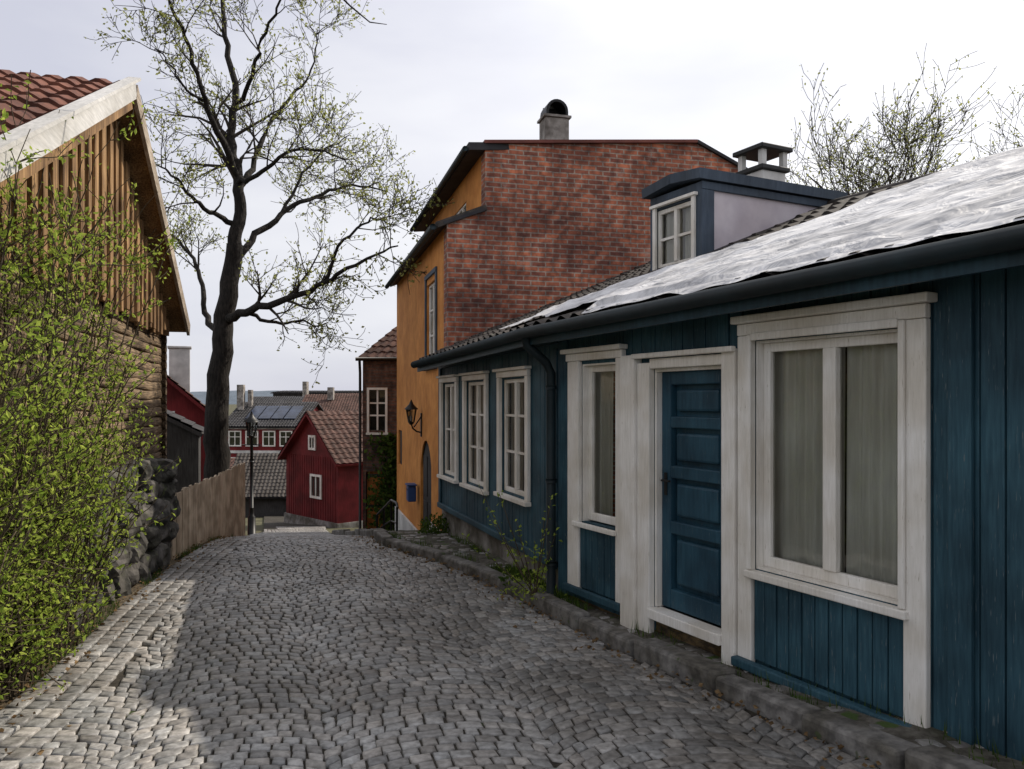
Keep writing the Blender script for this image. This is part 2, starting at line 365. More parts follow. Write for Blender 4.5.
# pavement + kerb
F1o=V3((4.481,0,0));F1e=V3((-.4597,.8881,0));F1n=V3((-.8881,-.4597,0))
F2o=V3((.467,7.754,0));F2e=V3((-.3236,.9462,0));F2n=V3((-.9462,-.3236,0))
def facx(y): return (4.481-.5176*y) if y<7.754 else ((3.119-.342*y) if y<12.4 else (2.32-.266*y))
pav=empty('pavement')
vs=[];fs=[];yy=[-4+.2*i for i in range(130)]
for y in yy:
    a=Rx(y)+.12;b=max(facx(y)+.25,a+.1)
    for k in range(7):
        t=k/6;x=a+(b-a)*t; vs.append((x,y,g(y)+.085+.03*noise.noise(V3((x*3,y*3,2)))+.03*t))
for j in range(len(yy)-1):
    for k in range(6): fs.append((j*7+k,j*7+k+1,(j+1)*7+k+1,(j+1)*7+k))
mesh('pavement_surface',vs,fs,'pave',pav,smooth=True)
vs=[];fs=[];y=-3.5
while y<22:
    l=U(.5,.95); dz=U(-.02,.03); dx=U(-.02,.02)
    a=V3((Rx(y)+dx,y,0));b=V3((Rx(y+l-.02)+dx,y+l-.02,0)); w=U(.14,.2)
    k=len(vs)
    for z in (-.15,.115+dz):
        for p,o in ((a,0),(b,0),(b,w),(a,w)): vs.append((p.x+o,p.y+o*.3,g(p.y)+z))
    fs+=[tuple(i+k for i in q) for q in [(0,1,2,3),(4,7,6,5),(0,4,5,1),(1,5,6,2),(2,6,7,3),(3,7,4,0)]]
    y+=l
mesh('kerb_stones',vs,fs,'kerb',pav,bevel=.025)
SV=[];SF=[];SC=[]
y=-3
while y<13:
    a=Rx(y)+.2; b=facx(y)-.02
    x=a
    while x<b:
        l=U(.09,.14); 
        if RD.random()<.5:
            q=[V3((x,y,0)),V3((x+l,y+.02,0)),V3((x+l-.01,y+l,0)),V3((x-.01,y+l-.01,0))]
            stone(q,.088+.03*noise.noise(V3((x*3,y*3,2)))+.02*(x-a))
        x+=l+.01
    y+=.135
mesh('pavement_setts',SV,SF,'sett',pav,smooth=True,rnd=SC)
# ------------------------------------------------------------------ windows
def casement(par,nm,s0,s1,z0,z1,y=-.05,fw=.055,mull=(.5,),bars=(),mw=.09,curt=True,sash='white'):
    fr=[(s0,s0+fw,y-.05,y,z0,z1),(s1-fw,s1,y-.05,y,z0,z1),(s0+fw,s1-fw,y-.05,y,z0,z0+fw*1.2),(s0+fw,s1-fw,y-.05,y,z1-fw,z1)]
    for m in mull:
        c=s0+(s1-s0)*m; fr.append((c-mw/2,c+mw/2,y-.048,y+.012,z0+fw*1.2,z1-fw))
    boxes(nm+'_sash',fr,sash,par,bevel=.006)
    if bars:
        bb=[]
        ed=[s0+fw]+[s0+(s1-s0)*m for m in mull]+[s1-fw]
        for p,q in zip(ed,ed[1:]):
            pp=p+(mw/2 if p!=ed[0] else 0);qq=q-(mw/2 if q!=ed[-1] else 0)
            for f in bars:
                z=z0+(z1-z0)*f; bb.append((pp,qq,y-.04,y-.008,z-.014,z+.014))
        boxes(nm+'_glazing_bars',bb,sash,par)
    mesh(nm+'_glass',[(s0+.01,y-.03,z0+.01),(s1-.01,y-.03,z0+.01),(s1-.01,y-.03,z1-.01),(s0+.01,y-.03,z1-.01)],[(3,2,1,0)],'glass',par)
    if curt:
        vs=[];fs=[];n=int((s1-s0)/.012); gap=U(.44,.54)
        for i in range(n+1):
            s=s0+(s1-s0)*i/n; yy=y-.09+.016*math.sin(s*62+math.sin(s*13)*2)+.008*math.sin(s*31)
            vs+=[(s,yy,z0),(s,yy-.01,z1)]
        for i in range(n):
            if abs(i/n-gap)<.012: continue
            fs.append((2*i,2*i+2,2*i+3,2*i+1))
        mesh(nm+'_curtain',vs,fs,'curtain',par,smooth=True)
# ------------------------------------------------------------------ BLUE HOUSE
bh=empty('blue_wooden_house')
f1=empty('front_facade',F1o,F1e); f1.parent=bh
w1=(4.97,6.12,-1.15,.40); dr=(6.395,7.236,-2.0,.25); w2=(7.73,8.32,-1.12,.33)
ops=[w1,dr,w2]; S1=8.731
wb=-1.86
boxes('wall_core',[(a,b,-.16,-.05,lo,hi) for a,b,lo,hi in rects(-1,S1,wb,.74,ops)],'bluedark',f1)
boards('wall_boards',-1,S1-.02,wb,.70,ops,.13,'blue',f1)
boxes('plinth',[(-1,6.3,-.2,-.02,-2.5,wb-.0),(6.31,7.30,-.22,-.012,-2.5,-1.748),(7.31,S1,-.2,-.02,-2.5,wb)],'rot',f1,bevel=.01)
boxes('corner_trim_boards',[(4.59,4.72,0.004,.035,wb,.68),(3.6,3.72,.004,.03,wb,.72),(2.2,2.34,.004,.03,wb,.74),(8.56,8.72,.004,.03,wb,.64)],'blue',f1,bevel=.006)
boxes('base_moulding',[(-1,4.82,.004,.05,-1.90,-1.80),(4.76,6.25,.05,.115,-1.83,-1.765),(4.84,6.25,.005,.045,-1.92,-1.835),(7.63,8.56,.035,.08,-1.80,-1.73)],'blue',f1,bevel=.012)
boxes('window_casing',[(4.83,4.968,.004,.05,-1.83,.44),(6.122,6.252,.004,.05,-1.83,.44),(4.83,6.252,.004,.055,.442,.52),(4.79,6.27,.003,.10,.523,.575),
  (4.945,4.985,.052,.075,-1.15,.44),(6.105,6.145,.052,.075,-1.15,.44),(4.985,6.105,.056,.078,.40,.452),
  (4.93,6.16,.006,.085,-1.205,-1.155)],'white',f1,bevel=.008)
boxes('window_jamb',[(4.97,4.985,-.13,.003,-1.15,.4),(6.105,6.12,-.13,.003,-1.15,.4),(4.985,6.105,-.13,.003,.385,.4),(4.985,6.105,-.13,.003,-1.15,-1.135)],'white',f1)
boards('panel_below_window',4.972,6.118,-1.762,-1.21,[],.105,'blue',f1,y=.03,t=.025,gap=.010)
casement(f1,'window',4.985,6.105,-1.135,.385,mw=.10,fw=.06)
boxes('door_casing',[(6.262,6.393,.004,.07,-1.93,.36),(7.238,7.40,.004,.06,-1.90,.30),(7.405,7.60,.004,.09,-1.92,.37),(6.396,7.236,.004,.06,.25,.33),(6.25,7.42,.062,.11,.335,.375),
   (6.396,7.236,-.05,.09,-1.745,-1.665)],'white',f1,bevel=.008)
boxes('door_jamb',[(6.395,6.42,-.13,.003,-1.66,.25),(7.21,7.236,-.13,.003,-1.66,.25),(6.42,7.21,-.13,.003,.225,.25)],'white',f1)
d0,d1=6.42,7.21
boxes('door_leaf',[(d0,d1,-.14,-.112,-1.655,.225)],'bluedoor',f1)
zz=[-1.655,-1.50,-1.06,-.96,-.62,-.52,-.22,-.13,.12,.225]
st=[(d0,d0+.11,-.112,-.045,-1.655,.225),(d1-.11,d1,-.112,-.045,-1.655,.225)]
for i in range(0,len(zz)-1,2): st.append((d0+.11,d1-.11,-.112,-.047,zz[i],zz[i+1]))
boxes('door_rails',st,'bluedoor',f1,bevel=.010)
boxes('door_panels',[(d0+.15,d1-.15,-.112,-.066,zz[i]+.04,zz[i+1]-.04) for i in (1,3,5,7)],'bluedoor',f1,bevel=.022)
boxes('door_lock_plate',[(d1-.075,d1-.04,-.045,-.038,-.76,-.58)],'black',f1)
pipe('door_handle',[(d1-.058,-.04,-.64),(d1-.058,.0,-.64),(d1-.16,0.0,-.64)],.009,'black',f1)
boxes('side_window_casing',[(7.625,7.728,.004,.05,-1.80,.36),(8.322,8.45,.004,.05,-1.80,.36),(8.452,8.54,.004,.035,-1.80,.36),(7.625,8.54,.004,.055,.362,.43),(7.60,8.57,.004,.10,.433,.475),(7.70,8.38,.052,.09,-1.165,-1.12)],'white',f1,bevel=.008)
boards('panel_below_side_window',7.73,8.32,-1.73,-1.17,[],.10,'blue',f1,y=.03,t=.025,gap=.010)
boxes('side_window_jamb',[(7.73,7.745,-.13,.003,-1.12,.33),(8.305,8.32,-.13,.003,-1.12,.33),(7.745,8.305,-.13,.003,.315,.33)],'white',f1)
casement(f1,'side_window',7.745,8.305,-1.11,.315,mull=(),fw=.06)
boxes('interior_wall',[(-.8,8.4,-.75,-.7,-1.85,.74)],'inner',f1)
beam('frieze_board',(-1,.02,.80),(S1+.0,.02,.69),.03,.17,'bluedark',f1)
f2=empty('side_facade',F2o,F2e); f2.parent=bh
wA=(.91,1.79,-1.07,.24);wB=(2.43,3.35,-1.12,.24);wC=(3.87,4.68,-1.12,.24);S2=4.90
op2=[wA,wB,wC]; wb2=-1.64
boxes('wall_core_b',[(a,b,-.14,-.05,lo,hi) for a,b,lo,hi in rects(.0,S2,wb2,.62,op2)],'bluedark',f2)
boards('wall_boards_b',0.02,S2,wb2,.58,op2,.13,'blue',f2)
boxes('plinth_b',[(0,S2,-.2,-.03,-2.7,wb2)],'plinth',f2)
boxes('base_moulding_b',[(0.05,S2,.004,.05,-1.66,-1.58)],'blue',f2,bevel=.01)
boxes('corner_trim_b',[(.02,.12,.004,.03,-1.58,.5),(S2-.12,S2,.004,.03,-1.58,.5)],'blue',f2,bevel=.006)
for i,o in enumerate(op2):
    a,b,lo,hi=o; nm='window_'+'abc'[i]
    boxes(nm+'_casing',[(a-.10,a-.002,.004,.045,lo-.02,hi+.02),(b+.002,b+.10,.004,.045,lo-.02,hi+.02),(a-.1,b+.1,.004,.05,hi+.022,hi+.09),(a-.13,b+.13,.004,.09,hi+.093,hi+.125),(a-.12,b+.12,.004,.08,lo-.07,lo-.022)],'white',f2,bevel=.006)
    casement(f2,nm,a+.004,b-.004,lo,hi,y=-.02,bars=(.36,.68) if i<2 else (.5,),mw=.07,fw=.045)
boxes('interior_wall_b',[(.5,4.8,-.75,-.7,-1.6,.6)],'inner',f2)
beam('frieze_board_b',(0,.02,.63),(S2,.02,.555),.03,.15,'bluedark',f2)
def P1(s,n,z): p=F1o+F1e*s+F1n*n; return V3((p.x,p.y,z))
def P2(s,n,z): p=F2o+F2e*s+F2n*n; return V3((p.x,p.y,z))
def isect(n1,z):
    b=(F1n+F2n).normalized(); p=F2o+b*(n1/b.dot(F1n)); return V3((p.x,p.y,z))
OV=.33
E0=P1(-1.2,OV,.86);EB=isect(OV,.69);E2=P2(S2+.08,OV,.60)
R0=P1(-1.2,-3.0,2.07);RB=isect(-3.2,2.16);R2=P2(S2+.6,-3.7,2.33)
K0=P1(-1.2,-6.3,.9);KB=isect(-6.8,.8);K2=P2(S2+.6,-7.4,.8)
tiles('roof_tiles',E0,EB,R0,RB,'tile_dark',bh)
tiles('roof_tiles_b',EB,E2,RB,R2,'tile_dark',bh)
for nm,q in (('roof_deck',(E0,EB,RB,R0)),('roof_deck_b',(EB,E2,R2,RB)),('back_roof',(R0,RB,KB,K0)),('back_roof_b',(RB,R2,K2,KB))):
    dz=V3((0,0,-.05)); quadslab(nm,[p+dz for p in q],.08,'bluedark' if 'deck' in nm else 'tile_dark',bh)
pipe('ridge_cap',[R0,RB,R2],.05,'tile_dark',bh)
boxes('back_wall',[(-1,10.5,-6.1,-6.0,-2.5,.9)],'bluedark',f1)
prism('gable_end_wall',[(0,-2.5),(0,.78),(-3.0,1.95),(-6.1,.85),(-6.1,-2.5)],-1.05,-1.0,'yz','blue',f1)
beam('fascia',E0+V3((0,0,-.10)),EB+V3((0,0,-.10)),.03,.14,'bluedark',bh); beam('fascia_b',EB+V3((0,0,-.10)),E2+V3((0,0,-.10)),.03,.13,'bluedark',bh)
go=V3((-.06,-.03,-.055))
pipe('gutter',[E0+go,EB+go,E2+go],.055,'teal',bh,12)
dp=F2o+F1n*.10; g0=EB+go
pipe('downpipe',[(g0.x+.03,g0.y,.60),(g0.x+.04,g0.y,.52),(dp.x-.05,dp.y-.02,.36),(dp.x,dp.y,.26),(dp.x,dp.y,-1.9)],.045,'teal',bh,12)
for z in (.1,-.8,-1.6): pipe('downpipe_clip',[(dp.x,dp.y,z),(dp.x,dp.y,z+.04)],.054,'teal',bh,12)
# tarpaulin
tp=empty('roof_tarpaulin')
def rp(a,b,ls): 
    A,B,C,D=(E0,EB,R0,RB) if ls==1 else (EB,E2,RB,R2)
    e=A.lerp(B,a); r=C.lerp(D,a); return e+(r-e)*b
def tarp(nm,ls,a0,a1,na,nb,b0f,b1f):
    vs=[];fs=[]
    for i in range(na+1):
        a=a0+(a1-a0)*i/na; b0=b0f(a);b1_=b1f(a)
        for j in range(nb+1):
            b=b0+(b1_-b0)*j/nb; p=rp(a,min(b,1),ls)
            q=V3((a*9.0 if ls==1 else 9+a*5,b*3.5,1))
            rg=lambda v:(1-abs(noise.noise(v))*2.2)
            h=.060+.022*noise.noise(V3((q.x*.7,q.y*2.2,1)))+.026*max(0,rg(V3((q.x*.8+q.y*1.1,q.y*1.6-q.x*.3,4))))**2+.016*max(0,rg(V3((q.x*1.8-q.y*1.0,q.y*2.4+q.x,8))))**3+.007*noise.noise(q*5)
            h=max(.058,h)
            if b<.03: h=min(h,.05)+min(0,b)*.8
            if b>1: h=.07-(b-1)*1.0; p=p-F1n*(b-1)*3.3
            vs.append(p+V3((0,0,h)))
    W=nb+1
    for i in range(na):
        for j in range(nb): fs.append((i*W+j,(i+1)*W+j,(i+1)*W+j+1,i*W+j+1))
    mesh(nm,vs,fs,'tarp',tp,smooth=True)
def b1(a):
    if a<.80: return 1.05
    if a<.87: return 1.05-(a-.80)/.07*.62
    return .43-(a-.87)/.13*.13
tarp('tarp_sheet',1,.05,1,360,110,lambda a:-.012+.035*noise.noise(V3((a*9,0,0)))+.02*noise.noise(V3((a*31,0,0)))+(.05 if a>.9 else 0),b1)
tarp('tarp_flap',2,0,.30,60,24,lambda a:.045+.03*noise.noise(V3((a*14,5,0))),lambda a:max(.30-a*.8,.08))
# dormer
dm=empty('roof_dormer',F1o,F1e); dm.parent=bh
a,b=8.28,9.12; yf=-1.38; zt=2.20
boxes('dormer_front_frame',[(a,a+.10,yf-.1,yf,.9,zt),(b-.10,b,yf-.1,yf,.9,zt),(a+.1,b-.1,yf-.1,yf,.9,1.40),(a+.1,b-.1,yf-.1,yf,2.05,zt)],'greyblue',dm,bevel=.008)
casement(dm,'dormer_window',a+.105,b-.105,1.405,2.045,y=yf-.02,fw=.045,mw=.05,bars=(.5,),sash='white',curt=True)
boxes('dormer_casing',[(a+.08,a+.125,yf+.003,yf+.03,1.38,2.07),(b-.125,b-.08,yf+.003,yf+.03,1.38,2.07),(a+.05,b-.05,yf+.003,yf+.05,1.34,1.379),(a+.05,b-.05,yf+.003,yf+.05,2.071,2.10)],'white',dm)
boxes('dormer_side_walls',[(a+.02,a+.08,-3.9,yf-.102,.9,zt),(b-.08,b-.02,-3.9,yf-.102,.9,zt)],'lav',dm)
boxes('dormer_back',[(a+.09,b-.09,yf-.7,yf-.65,.9,zt)],'inner',dm)
boxes('dormer_side_trim',[(a-.012,a+.018,-3.4,yf-.0,zt-.08,zt),(a-.010,a+.018,yf-.16,yf+.0,.9,zt-.082)],'greyblue',dm,bevel=.005)
m=(a+b)/2
quadslab('dormer_roof_near',[(a-.06,yf+.07,2.31),(a-.06,-3.42,2.31),(m,-3.42,2.36),(m,yf+.07,2.36)],.10,'greyblue',dm)
quadslab('dormer_roof_far',[(b+.06,yf+.07,2.31),(b+.06,-3.42,2.31),(m+.002,-3.42,2.36),(m+.002,yf+.07,2.36)],.10,'greyblue',dm)
beam('dormer_flashing',(a-.04,yf+.05,1.40),(a-.04,-3.2,2.14),.10,.06,'roofdark',dm)
ch=empty('blue_house_chimney',(3.16,10.05,0),F1e); ch.parent=bh
boxes('chimney_stack',[(-.20,.20,-.20,.20,1.0,2.84)],'whitewash',ch,bevel=.02)
boxes('chimney_rim',[(-.235,.235,-.235,.235,2.841,2.90)],'black',ch,bevel=.01)
boxes('chimney_cap_posts',[(x,x+.07,y,y+.07,2.901,3.09) for x in (-.21,.14) for y in (-.21,.14)],'whitewash',ch)
boxes('chimney_cap',[(-.26,.26,-.26,.26,3.091,3.15)],'black',ch,bevel=.01)
# ------------------------------------------------------------------ OCHRE HOUSE
yh=empty('ochre_brick_house',(-1.03,12.6,0),(-.257,.966))
X1=6.75
gp=[(0.0,-4),(0.0,2.80),(-.62,3.02),(-.62,4.10),(-4.35,4.42),(-5.2,4.05),(-7.3,3.1),(-7.3,-4)]
prism('brick_gable_wall',gp,0,.28,'yz','brick',yh)
top=[(-.60,4.10),(-4.35,4.42),(-5.2,4.05),(-7.3,3.1)]
for i,(p,q) in enumerate(zip(top,top[1:])):
    beam('parapet_coping_%d'%i,(.12,p[0],p[1]+.025),(.12,q[0],q[1]+.025),.36,.05,'coping' if i==0 else 'roofdark',yh)
beam('parapet_coping_low',(.12,.06,2.79),(.12,-.60,3.04),.36,.05,'roofdark',yh)
yo=[(1.0,2.05,.70,2.08),(1.55,2.85,-2.75,-.75),(5.75,6.4,-1.5,-.7)]
boxes('ochre_facade',[(p,q,-.28,0,lo,hi) for p,q,lo,hi in rects(.285,X1,-4,2.78,yo)],'orange',yh)
boxes('body_back_wall',[(.28,X1,-7.3,-7.05,-4,3.0)],'orange',yh)
prism('far_gable',[(-.29,-4),(-.29,2.7),(-.7,2.9),(-.7,4.0),(-4.35,4.3),(-7.04,3.1),(-7.04,-4)],X1-.25,X1-.01,'yz','orange',yh)
uo=[(1.5,3.1,3.18,3.55)]
boxes('attic_wall',[(p,q,-.85,-.62,lo,hi) for p,q,lo,hi in rects(.285,X1-.26,2.9,4.05,uo)],'orange',yh)
quadslab('upper_roof',[(-.06,-.34,4.09),(X1-.4,-.34,4.09),(X1-.4,-4.35,4.52),(-.06+.36,-4.35,4.52)],.12,'roofdark',yh)
quadslab('rear_roof',[(.3,-4.352,4.52),(X1-.4,-4.352,4.52),(X1-.4,-7.5,3.1),(.3,-7.5,3.1)],.12,'tile_red',yh)
quadslab('lower_roof',[(-.05,.18,2.80),(X1+.1,.18,2.80),(X1+.1,-.615,3.12),(-.05,-.615,3.12)],.09,'tile_dark',yh)
pipe('gutter',[(-.05,.23,2.72),(X1+.1,.23,2.72)],.05,'teal',yh)
pipe('upper_gutter',[(0.02,-.30,4.01),(X1-.4,-.30,4.01)],.045,'teal',yh)
casement(yh,'window',1.0,2.05,.70,2.08,y=-.04,bars=(.33,.66),mw=.06,fw=.05,sash='white')
boxes('window_surround',[(.9,.998,.003,.03,.6,2.18),(2.052,2.15,.003,.03,.6,2.18),(.9,2.15,.003,.035,2.183,2.26),(.88,2.17,.003,.07,.53,.597)],'greyblue',yh)
casement(yh,'attic_window',1.5,3.1,3.18,3.55,y=-.64,mull=(.25,.5,.75),mw=.05,fw=.04)
boxes('front_door_leaf',[(1.56,2.84,-.10,-.05,-2.75,-.75)],'greywood',yh)
boxes('front_door_panels',[(1.68,2.12,-.05,-.035,-2.6,-1.9),(2.28,2.72,-.05,-.035,-2.6,-1.9),(1.68,2.12,-.05,-.035,-1.8,-1.05),(2.28,2.72,-.05,-.035,-1.8,-1.05)],'greywood',yh,bevel=.01)
for sgn in (0,1):
    pts=[]; c=2.2;r=.65;zc=-1.4
    for k in range(9):
        an=math.pi/2*k/8; pts.append((c+(r*math.cos(an))*(1 if sgn else -1),zc+r*math.sin(an)))
    pts.append((c+(.66 if sgn else -.66),-.745))
    prism('door_arch_%d'%sgn,pts,-.032,-.004,'xz','orange',yh)
boxes('niche_panel',[(5.76,6.39,-.08,-.04,-1.5,-.7)],'greywood',yh)
boxes('plinth_rendering',[(2.95,X1,.003,.05,-4,-2.55),(.3,1.5,.003,.05,-4,-2.15)],'whitewash',yh,bevel=.01)
for i in range(4): boxes('door_step_%d'%i,[(1.5,2.9+.28*i,.055,.50+.04*i,-2.95-.15*i-.3,-2.80-.14*i)],'kerb',yh,bevel=.015)
hr=empty('step_handrail',(-1.03,12.6,0),(-.257,.966))
pipe('top_rail',[(2.35,.5,-2.0),(2.5,.5,-1.93),(3.4,.5,-1.98),(5.1,.62,-2.5),(5.2,.62,-2.65)],.024,'black',hr)
pipe('mid_rail',[(2.45,.5,-2.3),(3.5,.5,-2.4),(5.1,.62,-2.85)],.016,'black',hr)
for x,yv,t,bz in ((2.45,.5,-1.94,-3.0),(3.4,.5,-1.98,-3.1),(4.25,.56,-2.24,-3.2),(5.1,.62,-2.5,-3.5)): pipe('rail_post',[(x,yv,bz),(x,yv,t)],.02,'black',hr)
mb=empty('blue_mailbox',(-1.03,12.6,0),(-.257,.966))
boxes('box_body',[(3.0,3.30,.06,.22,-1.98,-1.68)],'mailbox',mb,bevel=.02)
boxes('box_lid',[(2.98,3.32,.05,.24,-1.675,-1.64)],'mailbox',mb,bevel=.008); boxes('box_slot',[(3.06,3.24,.222,.228,-1.76,-1.74)],'black',mb)
yc=empty('chimney'); yc.parent=yh
boxes('stack',[(.8,1.18,-2.32,-1.88,4.0,4.94)],'chim',yc,bevel=.02)
boxes('stack_rim',[(.77,1.21,-2.35,-1.85,4.941,4.98)],'chim',yc)
vs=[];fs=[]
prof=[(-.2,0)]+[(-.2*math.cos(math.pi*k/10),.08+.2*math.sin(math.pi*k/10)) for k in range(11)]+[(.2,0)]
inn=[(p*.78,q*.84) for p,q in prof]
n=len(prof)
for x in (.8,1.18):
    for p,q in prof: vs.append((x,-2.1+p,4.98+q))
    for p,q in inn: vs.append((x,-2.1+p,4.98+q))
for i in range(n-1):
    fs+=[(i,i+1,2*n+i+1,2*n+i),(n+i,n+i+1,3*n+i+1,3*n+i),(i,i+1,n+i+1,n+i),(2*n+i,2*n+i+1,3*n+i+1,3*n+i)]
mesh('chimney_hood',vs,fs,'black',yc)
boxes('hood_back',[(1.12,1.15,-2.26,-1.94,4.98,5.2)],'black',yc)
# ------------------------------------------------------------------ lanterns
def lantern(par,x,y,z,s=1.0):
    r0=.07*s;r1=.12*s
    vs=[]
    for k in range(6):
        an=math.pi/3*k; vs.append((x+r0*math.cos(an),y+r0*math.sin(an),z))
    for k in range(6):
        an=math.pi/3*k; vs.append((x+r1*math.cos(an),y+r1*math.sin(an),z+.28*s))
    mesh('lantern_glass',vs,[(i,(i+1)%6,(i+1)%6+6,i+6) for i in range(6)],'glass',par)
    for k in range(6): pipe('lantern_bar',[vs[k],vs[k+6]],.011*s,'black',par,5)
    pipe('lantern_base',[(x,y,z-.06*s),(x,y,z)],[.03*s,.08*s],'black',par,6)
    pipe('lantern_roof',[(x,y,z+.28*s),(x,y,z+.30*s),(x,y,z+.40*s),(x,y,z+.43*s),(x,y,z+.50*s)],[.15*s,.15*s,.05*s,.04*s,.008*s],'black',par,6)
    pipe('lantern_bulb',[(x,y,z+.02),(x,y,z+.14*s)],.025*s,'whitewash',par,8)
wl=empty('wall_lantern',(-1.03,12.6,0),(-.257,.966))
pipe('bracket',[(2.7,0.0,-.62),(2.7,.10,-.60),(2.7,.17,-.54),(2.7,.20,-.46)],.016,'black',wl)
pipe('scroll',[(2.7,0.0,-.3),(2.7,.08,-.42),(2.7,.15,-.52)],.012,'black',wl)
boxes('wall_plate',[(2.65,2.75,.003,.02,-.70,-.25)],'black',wl)
lantern(wl,2.7,.20,-.42,.85)
sl=empty('street_lamp',(-8.5,26,0)); gz=g(26)
pipe('post_base',[(0,0,gz-.1),(0,0,gz+.5),(0,0,gz+.55),(0,0,gz+.8)],[.13,.12,.08,.06],'black',sl)
pipe('post',[(0,0,gz+.8),(0,0,gz+3.1)],[.06,.045],'black',sl)
pipe('post_collar',[(0,0,gz+2.3),(0,0,gz+2.4)],.075,'black',sl)
pipe('crossbar',[(-.3,0,gz+2.85),(.3,0,gz+2.85)],.02,'black',sl)
lantern(sl,0,0,gz+3.15,1.6)
# ------------------------------------------------------------------ generic houses
def house(name,x,y,rot,w,d,zb,ze,zr,wall,roof,ridge='x',wins=(),trim='white',ov=.3):
    e=(math.cos(rot),math.sin(rot)); h=empty(name,(x,y,0),e)
    if ridge=='x':
        pts=[(0,zb),(0,ze),(d/2,zr-.1),(d,ze),(d,zb)]
        prism('walls',pts,0,w,'yz',wall,h)
        sl=(zr-ze)/(d/2)
        tiles('roof_front',(-ov,-ov,ze-sl*ov+.05),(w+ov,-ov,ze-sl*ov+.05),(-ov,d/2,zr+.05),(w+ov,d/2,zr+.05),roof,h)
        quadslab('roof_underlay',[(-ov,-ov,ze-sl*ov),(w+ov,-ov,ze-sl*ov),(w+ov,d/2,zr),(-ov,d/2,zr)],.1,'roofdark',h)
        quadslab('roof_back',[(-ov,d+ov,ze-sl*ov+.03),(w+ov,d+ov,ze-sl*ov+.03),(w+ov,d/2+.003,zr+.04),(-ov,d/2+.003,zr+.04)],.1,roof,h)
    else:
        pts=[(0,zb),(0,ze),(w/2,zr-.1),(w,ze),(w,zb)]
        prism('walls',pts,0,d,'xz',wall,h); sl=(zr-ze)/(w/2)
        for nm,xe in (('roof_left',-ov),('roof_right',w+ov)):
            tiles(nm,(xe,-ov,ze-sl*ov+.05),(xe,d+ov,ze-sl*ov+.05),(w/2,-ov,zr+.05),(w/2,d+ov,zr+.05),roof,h)
            quadslab(nm+'_underlay',[(xe,-ov,ze-sl*ov),(xe,d+ov,ze-sl*ov),(w/2,d+ov,zr),(w/2,-ov,zr)],.1,trim,h)
    fr=[];gl=[];cu=[]
    for (a,z,ww,hh) in wins:
        t=.09
        fr+=[(a-t,a,-.06,-.003,z-t,z+hh+t),(a+ww,a+ww+t,-.06,-.003,z-t,z+hh+t),(a,a+ww,-.06,-.003,z-t,z),(a,a+ww,-.06,-.003,z+hh,z+hh+t),(a+ww/2-.03,a+ww/2+.03,-.05,-.02,z,z+hh),(a,a+ww/2-.03,-.05,-.02,z+hh*.6,z+hh*.6+.05),(a+ww/2+.03,a+ww,-.05,-.02,z+hh*.6,z+hh*.6+.05)]
        gl.append((a,a+ww,-.018,-.012,z,z+hh)); cu.append((a,a+ww,-.01,-.004,z,z+hh))
    if fr: boxes('window_frames',fr,'white',h); boxes('window_glass',gl,'glass',h); boxes('window_interior',cu,'inner',h)
    return h
bb=empty('brown_brick_house',(-3.86,20.6,0))
bo=[(.17,.58,-.78,.26),(.08,.55,-3.7,-1.85)]
boxes('front_wall',[(p,q,0,.3,lo,hi) for p,q,lo,hi in rects(0,5,-4.5,1.1,bo)],'brick2',bb)
boxes('side_walls',[(0,.3,.302,7,-5.5,1.1),(4.7,5,.302,7,-5.5,1.1)],'brick2',bb)
boxes('interior',[(.31,4.69,.6,.65,-4.5,1.0)],'inner',bb)
boxes('window_pane',[(.17,.58,.06,.07,-.78,.26)],'glass',bb); boxes('window_dark',[(.17,.58,.12,.13,-.78,.26)],'inner',bb)
boxes('window_bars',[(.355,.395,.02,.055,-.78,.26),(.17,.354,.025,.05,-.42,-.38),(.396,.58,.025,.05,-.42,-.38),(.17,.354,.025,.05,-.10,-.06),(.396,.58,.025,.05,-.10,-.06)],'white',bb)
boxes('window_frame',[(.11,.168,-.03,-.003,-.84,.32),(.582,.64,-.03,-.003,-.84,.32),(.17,.58,-.03,-.003,.262,.32),(.09,.66,-.06,-.003,-.90,-.842)],'white',bb)
boxes('gate',[(.09,.54,.12,.17,-3.7,-1.86)],'orangedoor',bb); boxes('gate_rails',[(.09,.54,.09,.118,z,z+.08) for z in (-3.5,-2.8,-2.0)],'greywood',bb)
e=.12; pk0=(1.9,2.8,3.3);pk1=(3.2,2.8,3.3); A=(-e,-e,1.08);B=(5+e,-e,1.08);C=(5+e,7+e,1.08);D=(-e,7+e,1.08)
tiles('roof_front',A,B,pk0,pk1,'tile_brown',bb); 
mesh('roof_hips',[A,B,C,D,pk0,pk1],[(0,1,5,4),(1,2,5),(2,3,4,5),(3,0,4),(0,3,2,1)],'tile_brown',bb)
pipe('gutter',[(-e-.03,-e-.05,1.05),(5,-e-.05,1.05)],.05,'black',bb); pipe('downpipe',[(-.06,-e,1.0),(-.06,-.05,.7),(-.06,-.05,-4)],.035,'black',bb)
rh=empty('red_wooden_house',(-7.32,33.5,0),(-.689,.725))
prism('walls',[(0,-6.5),(0,-2.4),(2.15,-.62),(4.5,-2.4),(4.5,-6.5)],-7,0,'xz','redwood',rh)
tiles('roof_right',(-.35,.3,-2.66),(-.35,-7.3,-2.66),(2.15,.3,-.48),(2.15,-7.3,-.48),'tile_brown',rh,tw=.3)
tiles('roof_left',(4.8,.3,-2.62),(4.8,-7.3,-2.62),(2.15,.3,-.48),(2.15,-7.3,-.48),'tile_brown',rh,tw=.3)
quadslab('roof_underlay_r',[(-.35,.3,-2.72),(-.35,-7.3,-2.72),(2.15,-7.3,-.55),(2.15,.3,-.55)],.1,'redwood',rh)
